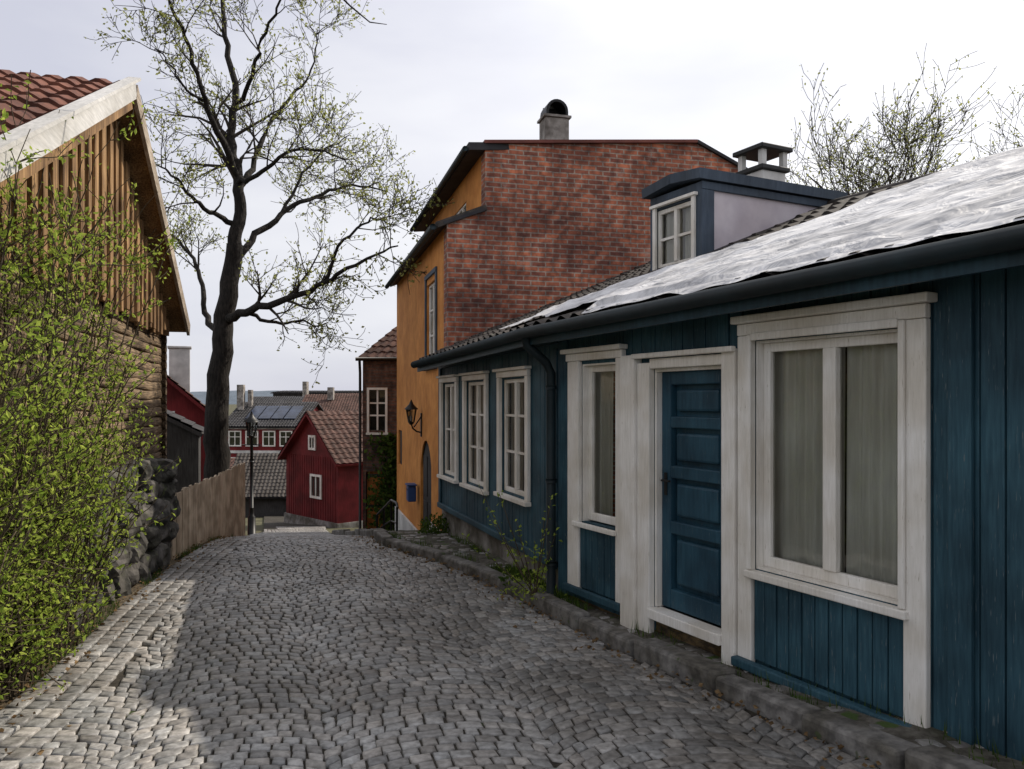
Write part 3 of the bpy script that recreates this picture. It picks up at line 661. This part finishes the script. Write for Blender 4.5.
quadslab('roof_underlay_l',[(4.8,.3,-2.70),(4.8,-7.3,-2.70),(2.151,-7.3,-.55),(2.151,.3,-.55)],.1,'redwood',rh)
def wn(a,z,w,h): 
    return [(a-.1,a,.003,.06,z-.1,z+h+.1),(a+w,a+w+.1,.003,.06,z-.1,z+h+.1),(a,a+w,.003,.06,z-.1,z),(a,a+w,.003,.06,z+h,z+h+.1),(a+w/2-.03,a+w/2+.03,.02,.05,z,z+h)]
boxes('window_frames',wn(1.4,-4.2,.75,.85)+wn(1.9,-2.1,.4,.45),'white',rh); boxes('window_glass',[(1.4,2.15,.004,.01,-4.2,-3.35),(1.9,2.3,.004,.01,-2.1,-1.65)],'inner',rh)
boxes('stone_base',[(-.05,4.6,-7,.06,-7,-5.2)],'plinth',rh)
boxes('gable_boards',[(x,x+.03,.003,.02,-5.2,-2.45) for x in [ .2+.2*i for i in range(21)]],'redwood',rh)
lr=house('red_gabled_house',-14.98,23.87,.39,5.6,6,-5,-.45,2.0,'redwood','tile_brown','y',wins=((3.9,-1.2,.5,.75),(2.2,-1.2,.5,.75)),trim='redwood')
boxes('chimney',[(4.3,4.95,1.0,1.6,.2,1.72),(4.25,5.0,.95,1.65,1.722,1.8)],'whitewash',lr,bevel=.02)
sh=house('grey_shed',-10.9,20.6,.35,2.6,2.4,-4,-.85,-.15,'greywood','roofdark','y',trim='greywood',ov=.12)
bt=house('red_apartment_house',-21.6,60,-.05,5.6,8,-12,-1.9,-.2,'redwood','roofdark','x',wins=[(.35+1.3*i,-3.4,.8,1.0) for i in range(4)]+[(.35+1.3*i,-5.4,.8,1.0) for i in range(4)])
boxes('white_bands',[(-.05,5.65,-.08,-.004,-2.2,-1.95),(-.05,5.65,-.08,-.004,-4.0,-3.8)],'whitewash',bt)
for i in range(4):
    s=1.7/4; quadslab('solar_panel_%d'%i,[(1.2+1.0*i,.8,-1.9+.8*s*1+.16),(2.1+1.0*i,.8,-1.9+.8*s+.16),(2.1+1.0*i,3.0,-1.9+3*s+.16),(1.2+1.0*i,3.0,-1.9+3*s+.16)],.04,'panel',bt)
house('white_apartment_house',-25.5,75,.05,8,10,-12,-1.2,.3,'whitewash','roofdark','x',wins=[(.5+1.4*i,-2.8,.8,1.1) for i in range(5)])
house('brown_roof_house',-17.6,66,.08,5.5,9,-12,-1.1,.45,'brick2','tile_brown','x')
house('distant_town_house',-22,95,.0,9,10,-12,-1.2,.8,'orange','tile_brown','x',wins=[(.6+1.6*i,-2.9,.8,1.1) for i in range(5)])
house('low_tiled_house',-15.6,44,.1,5.2,6,-10,-5.2,-3.2,'greywood','tile_dark','x')
house('low_tiled_house',-19,50,-.1,5.5,6,-10,-5.2,-3.9,'brick2','tile_brown','x',wins=[(.5+1.4*i,-6.4,.7,.9) for i in range(3)])
house('grey_office_house',-33,110,0,14,12,-12,1.0,1.3,'greywood','roofdark','x',wins=[(.8+1.7*i,-1.0,1.0,1.1) for i in range(7)])
fc=empty('rooftop_chimneys'); boxes('stacks',[(-21.6,-21.1,62.5,63,-.9,1.2),(-20.9,-20.6,63,63.4,-.9,.8),(-16.0,-15.5,69,69.5,0,1.1),(-25,-24.5,95,96,0,2.2)],'chim',fc)
vs=[];fs=[];n=160
for i in range(n+1):
    x=-2600+5200*i/n; h=30+10*noise.noise(V3((x*.002,0,0)))+5*noise.noise(V3((x*.01,3,0)))
    vs+=[(x,2500,-20),(x,2750,h),(x,3300,-20)]
for i in range(n): 
    for k in range(2): fs.append((3*i+k,3*i+3+k,3*i+4+k,3*i+1+k))
mesh('hills',vs,fs,'hill',smooth=True)
# ------------------------------------------------------------------ LOG BARN (left)
lh=empty('log_barn',(-5.23,12.0,0),(.257,-.966))
PK=3.87;PZ=3.26
def rz(s): return PZ-.515*(PK-s) if s<PK else PZ-.485*(s-PK)
SE=7.5
boxes('gable_core',[(-.02,SE,-.3,-.10,-2.4,1.2)],'log',lh)
prism('gable_core_upper',[(0,1.10),(0,rz(0)-.08),(PK,PZ-.1),(SE,rz(SE)-.08),(SE,1.10)],-.3,-.03,'xz','log',lh)
vs=[];fs=[];z=-.95
while z<1.10:
    r=U(.060,.072); n=12; k0=len(vs); ph=U(0,9)
    for k in range(31):
        s=-.10+(SE+.10)*k/30; rr=r*(1+.10*noise.noise(V3((s*1.2,z*5,0)))); cz=z+.012*math.sin(k*.7+ph); cy=-.085+.012*noise.noise(V3((s,z*7,3)))
        for j in range(n):
            an=2*math.pi*j/n; ca=math.cos(an);sa=math.sin(an)
            vs.append(V3((s,cy+rr*.75*math.copysign(abs(ca)**.6,ca),cz+rr*1.02*math.copysign(abs(sa)**.7,sa))))
    for k in range(30):
        for j in range(n): fs.append((k0+k*n+j,k0+k*n+(j+1)%n,k0+(k+1)*n+(j+1)%n,k0+(k+1)*n+j))
    fs.append(tuple(k0+j for j in range(n))); z+=.128
mesh('wall_logs',vs,fs,'log',lh,smooth=True)
vs=[];fs=[];z=-.89
while z<1.1:
    tube(vs,fs,[V3((.0,.02,z)),V3((.0,-6,z))],[.07,.07],12,True); z+=.128
mesh('corner_log_ends',vs,fs,'log',lh,smooth=True)
bl=[];s=-.1;i=0
while s<SE:
    w=U(.12,.17); top=min(rz(s),rz(s+w))-.09; y0=.04+(.03 if i%2 else 0)
    if top>1.12: bl.append((s,s+w-.014,-.02,y0+U(0,.006),1.00+U(-.10,.07),top))
    s+=w; i+=1
boxes('vertical_planks',bl,'plank',lh,bevel=.006)
ov=.28
sl=-.32; sr=SE+.5; D_=-7
tiles('roof_far',(sl,ov,rz(sl)+.05),(sl,D_,rz(sl)+.05),(PK,ov,PZ+.05),(PK,D_,PZ+.05),'tile_red',lh)
tiles('roof_near',(sr,ov,rz(sr)+.05),(sr,D_,rz(sr)+.05),(PK,ov,PZ+.05),(PK,D_,PZ+.05),'tile_red',lh)
quadslab('roof_deck_far',[(sl,ov-.01,rz(sl)),(sl,D_,rz(sl)),(PK,D_,PZ),(PK,ov-.01,PZ)],.06,'plank',lh)
quadslab('roof_deck_near',[(sr,ov-.01,rz(sr)),(sr,D_,rz(sr)),(PK+.002,D_,PZ),(PK+.002,ov-.01,PZ)],.06,'plank',lh)
beam('barge_board_far',(sl,ov+.015,rz(sl)-.02),(PK-.02,ov+.015,PZ-.02),.04,.19,'bargeb',lh)
beam('barge_board_near',(sr,ov+.015,rz(sr)-.02),(PK+.02,ov+.015,PZ-.02),.04,.17,'barge',lh)
beam('barge_cap_near',(sr,ov+.02,rz(sr)+.095),(PK+.02,ov+.02,PZ+.095),.12,.03,'barge',lh)
beam('barge_lower_board',(sr,ov-.02,rz(sr)-.16),(PK+.02,ov-.02,PZ-.16),.03,.12,'plank',lh)
boxes('side_wall_far',[(0,.2,-6.8,-.3,-2.4,1.15)],'log',lh); boxes('side_wall_near',[(SE-.25,SE-.05,-6.8,-.3,-2.4,1.3)],'log',lh)
boxes('rear_wall',[(0.2,SE-.25,-6.8,-6.6,-2.4,1.4)],'log',lh)
sw=empty('boulder_wall')
vs=[];fs=[]
def boulder(c,sx,sy,sz,ax):
    bm=bmesh.new(); bmesh.ops.create_icosphere(bm,subdivisions=3,radius=1)
    k=len(vs); off=V3((U(0,50),U(0,50),U(0,50))); per=V3((-ax.y,ax.x,0))
    for v in bm.verts:
        p=v.co.copy(); m_=max(abs(p.x),abs(p.y),abs(p.z)); p=p*(1+.35*(1/m_-1)) 
        p*=1+.28*noise.noise(p*1.3+off)+.09*noise.noise(p*4+off)
        vs.append(c+ax*p.x*sx+per*p.y*sy+V3((0,0,p.z*sz)))
    for f in bm.faces: fs.append(tuple(k+v.index for v in f.verts))
    bm.free()
A=V3((-3.72,6.2,0));B=V3((-4.36,10.12,0)); ax=(B-A).normalized(); Lw=(B-A).length
z=-2.05
while z<-.95:
    h=U(.11,.17); s=U(-.1,.1)
    while s<Lw:
        w=U(.13,.30); c=A+ax*min(s+w,Lw-.12); boulder(V3((c.x-.10+U(-.05,.05),c.y,z+h+U(-.04,.04))),w*1.0,U(.16,.24),h*1.12,ax); s+=2*w*.95
    z+=h*1.8
mesh('boulders',vs,fs,'boulder',sw,smooth=False)
mesh('wall_core',[A+V3((-.12,0,-2.3)),B+V3((-.12,0,-2.3)),B+V3((-.12,0,-.9)),A+V3((-.12,0,-.9)),A+V3((-.6,0,-2.3)),B+V3((-.6,0,-2.3)),B+V3((-.6,0,-.9)),A+V3((-.6,0,-.9))],[(0,1,2,3),(7,6,5,4),(3,2,6,7),(1,5,6,2),(0,3,7,4)],'boulder',sw)
# ------------------------------------------------------------------ FENCE
fn=empty('wooden_fence'); A=V3((-4.38,10.2,0));B=V3((-5.06,15.0,0)); ax=(B-A).normalized(); per=V3((ax.y,-ax.x,0)); L=(B-A).length
vs=[];fs=[];s=0
while s<L:
    w=U(.085,.11); a=A+ax*s;b=A+ax*(s+w-.010); zt=-1.22+U(-.03,.02)+.05*s/L; zb=g(a.y)-.02
    o=U(0,.014); k=len(vs); t1=U(-.012,.012)
    for p,z in ((a,zb),(b,zb),(b,zt+t1),(a,zt-t1)): vs.append(V3((p.x,p.y,z))+per*(.02+o))
    for p,z in ((a,zb),(b,zb),(b,zt+t1),(a,zt-t1)): vs.append(V3((p.x,p.y,z))+per*(-.005+o))
    fs+=[tuple(i+k for i in q) for q in [(0,1,2,3),(7,6,5,4),(0,4,5,1),(1,5,6,2),(2,6,7,3),(3,7,4,0)]]
    s+=w
mesh('pickets',vs,fs,'fence',fn)
for z0 in (-1.4,-1.85): beam('rail',V3((A.x,A.y,z0))-per*.04,V3((B.x,B.y,z0-.1))-per*.04,.04,.09,'fence',fn)
for k in range(5):
    p=A+ax*L*k/4-per*.1; boxes('post_%d'%k,[(p.x-.05,p.x+.05,p.y-.05,p.y+.05,g(p.y)-.3,-1.25)],'fence',fn)
# ------------------------------------------------------------------ BIG TREE
bt=empty('large_tree'); K=.02136
def TP(u,v,dy): return V3(((u-512)*K*(17+dy)/17,17+dy,(400-v)*K*(17+dy)/17))
limbs=[
 ([(216,545,0),(217,470,0),(218,400,0),(222,340,0),(230,285,0),(235,245,0)],.30,.17),
 ([(235,245,0),(239,205,.1),(238,172,.2),(231,140,.4),(236,95,.5),(226,45,.7),(222,-10,.9),(230,-60,1)],.15,.03),
 ([(238,178,.2),(222,140,-.3),(205,100,-.8),(192,55,-1.1),(172,10,-1.5),(160,-40,-1.6)],.085,.02),
 ([(233,265,0),(252,240,.4),(280,215,.9),(315,197,1.5),(352,186,2),(388,192,2.4)],.10,.015),
 ([(224,322,0),(245,312,-.4),(285,300,-1.0),(325,283,-1.6),(362,262,-2),(398,246,-2.4)],.11,.014),
 ([(245,312,-.4),(275,322,-.2),(305,322,.2),(335,330,.5)],.05,.01),
 ([(222,335,0),(207,318,.5),(202,285,.9),(190,255,1.3),(172,235,1.7),(158,225,2)],.085,.015),
 ([(237,225,.1),(214,214,-.5),(192,196,-1.0),(172,176,-1.4),(156,165,-1.7)],.07,.012),
 ([(238,190,.1),(255,160,.7),(268,125,1.2),(292,96,1.7),(312,70,2.0),(318,30,2.3)],.08,.012),
 ([(236,110,.5),(252,75,.0),(262,40,-.4),(280,0,-.9),(290,-30,-1)],.06,.012),
 ([(280,215,.9),(300,180,1.4),(325,150,1.8),(350,135,2.2)],.045,.01),
 ([(325,283,-1.6),(345,240,-1.9),(372,220,-2.2),(395,225,-2.5)],.04,.01),
 ([(238,185,.1),(262,172,-.6),(292,150,-1.2),(325,152,-1.8),(352,165,-2.2)],.06,.01),
 ([(205,100,-.8),(188,92,-1.2),(170,65,-1.6),(155,50,-1.9)],.035,.01),
]
vs=[];fs=[];LV=Leaves();tv=[];tf=[]
for li,(path,r0,r1) in enumerate(limbs):
    P=[TP(*p) for p in path]; pts=[]
    for i in range(len(P)-1):
        p0=P[max(i-1,0)];p1=P[i];p2=P[i+1];p3=P[min(i+2,len(P)-1)]
        for k in range(5):
            t=k/5; q=.5*((2*p1)+(p2-p0)*t+(2*p0-5*p1+4*p2-p3)*t*t+(3*p1-p0-3*p2+p3)*t**3)
            pts.append(q+V3((RD.gauss(0,.025),RD.gauss(0,.025),RD.gauss(0,.025)))*(1 if i+k>0 else 0))
    pts.append(P[-1]); n=len(pts); rad=[r0+(r1-r0)*(i/(n-1))**.8 for i in range(n)]
    if li==0: rad[0]*=1.3;rad[1]*=1.15
    tube(vs,fs,pts,rad,12 if r0>.1 else 8)
    if li>0:
        nc=int(4+(P[-1]-P[0]).length*1.9)
        for k in range(nc):
            t=U(.22,1); i=min(n-2,int(t*(n-1)))
            grow(tv,tf,LV,pts[i],rdir(pts[i+1]-pts[i],U(.4,1.1)),U(.7,1.5)*(1.1-.35*t),max(.014,rad[i]*.5),1,3,.072,3,.07,.22,.0055)
mesh('trunk_and_limbs',vs,fs,'bark',bt,smooth=True); mesh('twigs',tv,tf,'fineb',bt); LV.build('tree_leaves','leaftree',bt)
def back_tree(x,y,zb,h,n=14,spread=1.0):
    t=empty('bare_tree'); vs=[];fs=[];LV=Leaves(); p=V3((x,y,zb)); top=zb+h*.55
    tube(vs,fs,[p,V3((x,y,top))],[.22,.12],8)
    for k in range(n):
        z=zb+h*U(.38,.55); an=U(0,6.28); d=V3((math.cos(an)*U(.2,1.0),math.sin(an)*U(.2,.8),1)).normalized()
        grow(vs,fs,LV,V3((x,y,z)),d,h*U(.24,.32)*spread,.07,0,3,.10,3,.10,.16,.009)
    mesh('branches',vs,fs,'fineb',t); LV.build('buds','leaftree',t)
back_tree(12.3,27,-3,15.2,19,.85)
back_tree(20.0,31,-3,15.6,17,.8)
tw=empty('overhanging_branch'); vs=[];fs=[];LV=Leaves()
base=V3((-2.2,7.2,4.3))
tube(vs,fs,[base,V3((-1.9,7.1,4.0)),V3((-1.58,7.0,3.62)),V3((-1.42,7.0,3.46)),V3((-1.25,7.0,3.32)),V3((-1.10,7.0,3.30))],[.02,.015,.010,.008,.006,.003],5)
for k in range(12): LV.add(V3((-1.5+.4*RD.random(),7.0+U(-.06,.06),3.38+U(-.05,.1))),U(.03,.05))
mesh('twig',vs,fs,'bark',tw,smooth=True); LV.build('twig_leaves','leaftree',tw)
# ------------------------------------------------------------------ BUSH left
bu=empty('leafy_bush'); vs=[];fs=[];LV=Leaves()
def stem(b,tip,r=.012,tws=.125,dens=1.0,ls=.038):
    mid=b.lerp(tip,.5)+V3((U(-.12,.12)-.12*(tip.x-b.x),U(-.15,.15),.12*(tip-b).length))
    n=12;pts=[]
    for i in range(n+1):
        t=i/n; p=(1-t)**2*b+2*t*(1-t)*mid+t*t*tip; pts.append(p+V3((RD.gauss(0,.012),RD.gauss(0,.012),RD.gauss(0,.012))))
    tube(vs,fs,pts,[r*(1-.75*i/n) for i in range(n+1)],4)
    L=(tip-b).length; nt=int(L/tws*dens)
    for k in range(nt):
        t=U(.12,1)**.8; i=min(n-1,int(t*n)); q=pts[i]; d=rdir(pts[i+1]-pts[i],U(.5,1.1)); l=U(.15,.5); tp_=[q]
        m=5
        for j in range(m): d=(d+V3((RD.gauss(0,.15),RD.gauss(0,.15),RD.gauss(0,.15)+.08))).normalized(); tp_.append(tp_[-1]+d*l/m)
        tube(vs,fs,tp_,[.0035]*(m+1),3)
        for j in range(RD.randrange(5,15)):
            jj=RD.randrange(1,m+1); LV.add(tp_[jj]+V3((RD.gauss(0,.02),RD.gauss(0,.02),RD.gauss(0,.02))),ls*U(.5,1.5),w=.27)
for k in range(80):
    t=RD.random()**1.1; y=4.1+2.9*t; bx=Lx(y)-U(.0,.35); hgt=U(1.6,4.3) if RD.random()<.6 else U(.8,2.4)
    b=V3((bx,y,g(y)-.02)); tip=b+V3((U(-.1,.95)*(1 if hgt>2 else .7),U(-.8,.6),hgt*(1.0-.15*t)))
    stem(b,tip)
for k in range(95):
    y=U(3.9,5.9); b=V3((Lx(y)-U(0,.35),y,g(y))); stem(b,b+V3((U(-.1,.5),U(-.6,.3),U(.3,1.6))),.008,tws=.10)
for k in range(16):
    y=U(4.8,7.2); b=V3((Lx(y)-.2,y,g(y)+2.0)); stem(b,b+V3((U(.0,.8),U(-.6,.4),U(1.2,2.3))),.010,dens=.55)
mesh('stems',vs,fs,'twig',bu,smooth=True); LV.build('leaves','leaf',bu)
fl=empty('fallen_leaves'); LV=Leaves()
for k in range(1500):
    y=U(2.5,13)
    x=Lx(y)+abs(RD.gauss(0,.28))-.3 if RD.random()<.65 else Rx(y)-abs(RD.gauss(0,.15))+.02
    LV.add(V3((x,y,g(y)+U(.018,.035))),U(.02,.05),V3((RD.gauss(0,1),RD.gauss(0,1),U(-.1,.2))),w=.35)
LV.build('leaves','leafdry',fl)
def tuft(name,c,rad,n,h,mat='leafdark',ls=.06):
    e=empty(name); LV=Leaves()
    for k in range(n):
        a=U(0,6.28); r=rad*RD.random()**.5; p=V3((c[0]+r*math.cos(a),c[1]+r*math.sin(a),c[2])); LV.add(p+V3((0,0,U(0,h)*(1-r/rad*.5))),ls*U(.6,1.3),V3((RD.gauss(0,.5),RD.gauss(0,.5),U(.2,1.2))),w=.25)
    LV.build('foliage',mat,e)
tuft('low_shrub',(-1.15,12.1,g(12.0)+.08),.26,500,.34)
tuft('low_shrub',(.1,8.35,g(8.3)+.08),.22,220,.14,'leafdark',.05)
gr=empty('grass_tufts'); vs=[];fs=[];cs=[]
def blade(p,h):
    k=len(vs); a=U(0,6.28); d=V3((math.cos(a),math.sin(a),0)); s=V3((-d.y,d.x,0))*.004; vs.extend([p-s,p+s,p+d*h*.35+V3((0,0,h))]); fs.append((k,k+1,k+2)); c=RD.random(); cs.extend([(c,c,c)]*3)
for k in range(4500):
    y=RD.choice((U(6.5,12.3),U(7.6,9.2),U(2,12)))
    x=(facx(y)-U(.0,.12)) if RD.random()<.6 else Rx(y)+.18+abs(RD.gauss(0,.05))
    if noise.noise(V3((x*2,y*2,7)))<-.05: continue
    blade(V3((x,y,g(y)+.09)),U(.03,.12))
for k in range(3000):
    y=U(2.5,14.5); x=Lx(y)-abs(RD.gauss(0,.12))+.03
    if noise.noise(V3((x*2,y*1.5,9)))<0: continue
    blade(V3((x,y,g(y)-.01)),U(.03,.10))
mesh('grass_blades',vs,fs,'leafdark',gr,rnd=cs)
wd=empty('weed_sapling'); vs=[];fs=[];LV=Leaves(); b=V3((.22,7.72,g(7.7)+.08))
for k,(dx,dz,dy) in enumerate(((-.55,1.05,.3),(-.35,1.0,.2),(-.18,.75,0),(.1,.85,-.1),(.2,.65,-.15),(-.7,.55,.3),(-.3,.5,.2),(.0,.55,0),(-.45,.8,.1),(.15,1.0,-.2))):
    tip=b+V3((dx,dy,dz)); mid=b.lerp(tip,.5)+V3((dx*.1,0,.08)); pts=[(1-t)**2*b+2*t*(1-t)*mid+t*t*tip for t in [i/8 for i in range(9)]]
    tube(vs,fs,pts,[.007*(1-.7*i/8) for i in range(9)],4)
    for j in range(22):
        i=RD.randrange(2,9); LV.add(pts[i]+V3((RD.gauss(0,.02),RD.gauss(0,.02),RD.gauss(0,.02))),U(.03,.055),w=.25)
for j in range(300): LV.add(b+V3((RD.gauss(0,.14),RD.gauss(.1,.14),abs(RD.gauss(0,.10)))),U(.03,.06),w=.2)
mesh('stems',vs,fs,'twig',wd); LV.build('leaves','leaf',wd)
iv=empty('ivy'); LV=Leaves()
for j in range(1500):
    z=U(-3.4,-.9); x=-3.1+RD.gauss(0,.26)+.1*math.sin(z*3); LV.add(V3((max(x,-3.7),20.55-abs(RD.gauss(0,.12)),z)),U(.08,.16),w=.35)
LV.build('ivy_leaves','leafdark',iv)
# ------------------------------------------------------------------ light, sky, camera
sd=V3((.8,.6,.83)).normalized(); el=math.asin(sd.z); rot=math.atan2(sd.x,sd.y)
w=bpy.data.worlds.new('World'); scene.world=w; w.use_nodes=True; nt=w.node_tree; bg=nt.nodes['Background']
sky=N(nt,'ShaderNodeTexSky',sky_type='NISHITA'); sky.sun_disc=False; sky.sun_elevation=el; sky.sun_rotation=rot
tc=N(nt,'ShaderNodeTexCoord'); mp=N(nt,'ShaderNodeMapping'); mp.inputs['Scale'].default_value=(1.0,1.0,3.2); mp.inputs['Rotation'].default_value=(0,0,.5)
nt.links.new(tc.outputs['Generated'],mp.inputs[0])
n1,r1=noisecol(nt,mp.outputs[0],1.8,5,(6.7,6.8,7.8),(9.1,9.1,9.5),.34,.64,.5)
dt=N(nt,'ShaderNodeVectorMath',operation='DOT_PRODUCT'); dt.inputs[1].default_value=sd; nt.links.new(tc.outputs['Generated'],dt.inputs[0])
mr=N(nt,'ShaderNodeMapRange'); mr.inputs['From Min'].default_value=.32; mr.inputs['From Max'].default_value=1; mr.inputs['To Min'].default_value=0; mr.inputs['To Max'].default_value=1
nt.links.new(dt.outputs['Value'],mr.inputs['Value'])
pw=N(nt,'ShaderNodeMath',operation='POWER'); pw.inputs[1].default_value=1.8; nt.links.new(mr.outputs[0],pw.inputs[0])
col=mixc(nt,'MIX',.9,sky.outputs[0],r1.outputs[0])
col=mixc(nt,'ADD',pw.outputs[0],col,(5.0,4.9,4.7))
nt.links.new(col,bg.inputs['Color']); bg.inputs['Strength'].default_value=.102
sun=bpy.data.lights.new('sun','SUN'); sun.energy=5.0; sun.angle=math.radians(.6); sun.color=(1,.91,.78)
so=bpy.data.objects.new('sun',sun); COL.objects.link(so); so.rotation_mode='QUATERNION'; so.rotation_quaternion=sd.to_track_quat('Z','Y'); so.location=(10,10,20)
cam=bpy.data.cameras.new('camera'); cam.lens=28; cam.sensor_width=36; cam.shift_y=.0151; cam.clip_start=.05; cam.clip_end=9000
co=bpy.data.objects.new('camera',cam); COL.objects.link(co); co.location=(0,0,0); co.rotation_euler=(math.radians(90),0,0); scene.camera=co
scene.view_settings.view_transform='Standard'; scene.view_settings.look='None'; scene.view_settings.exposure=0
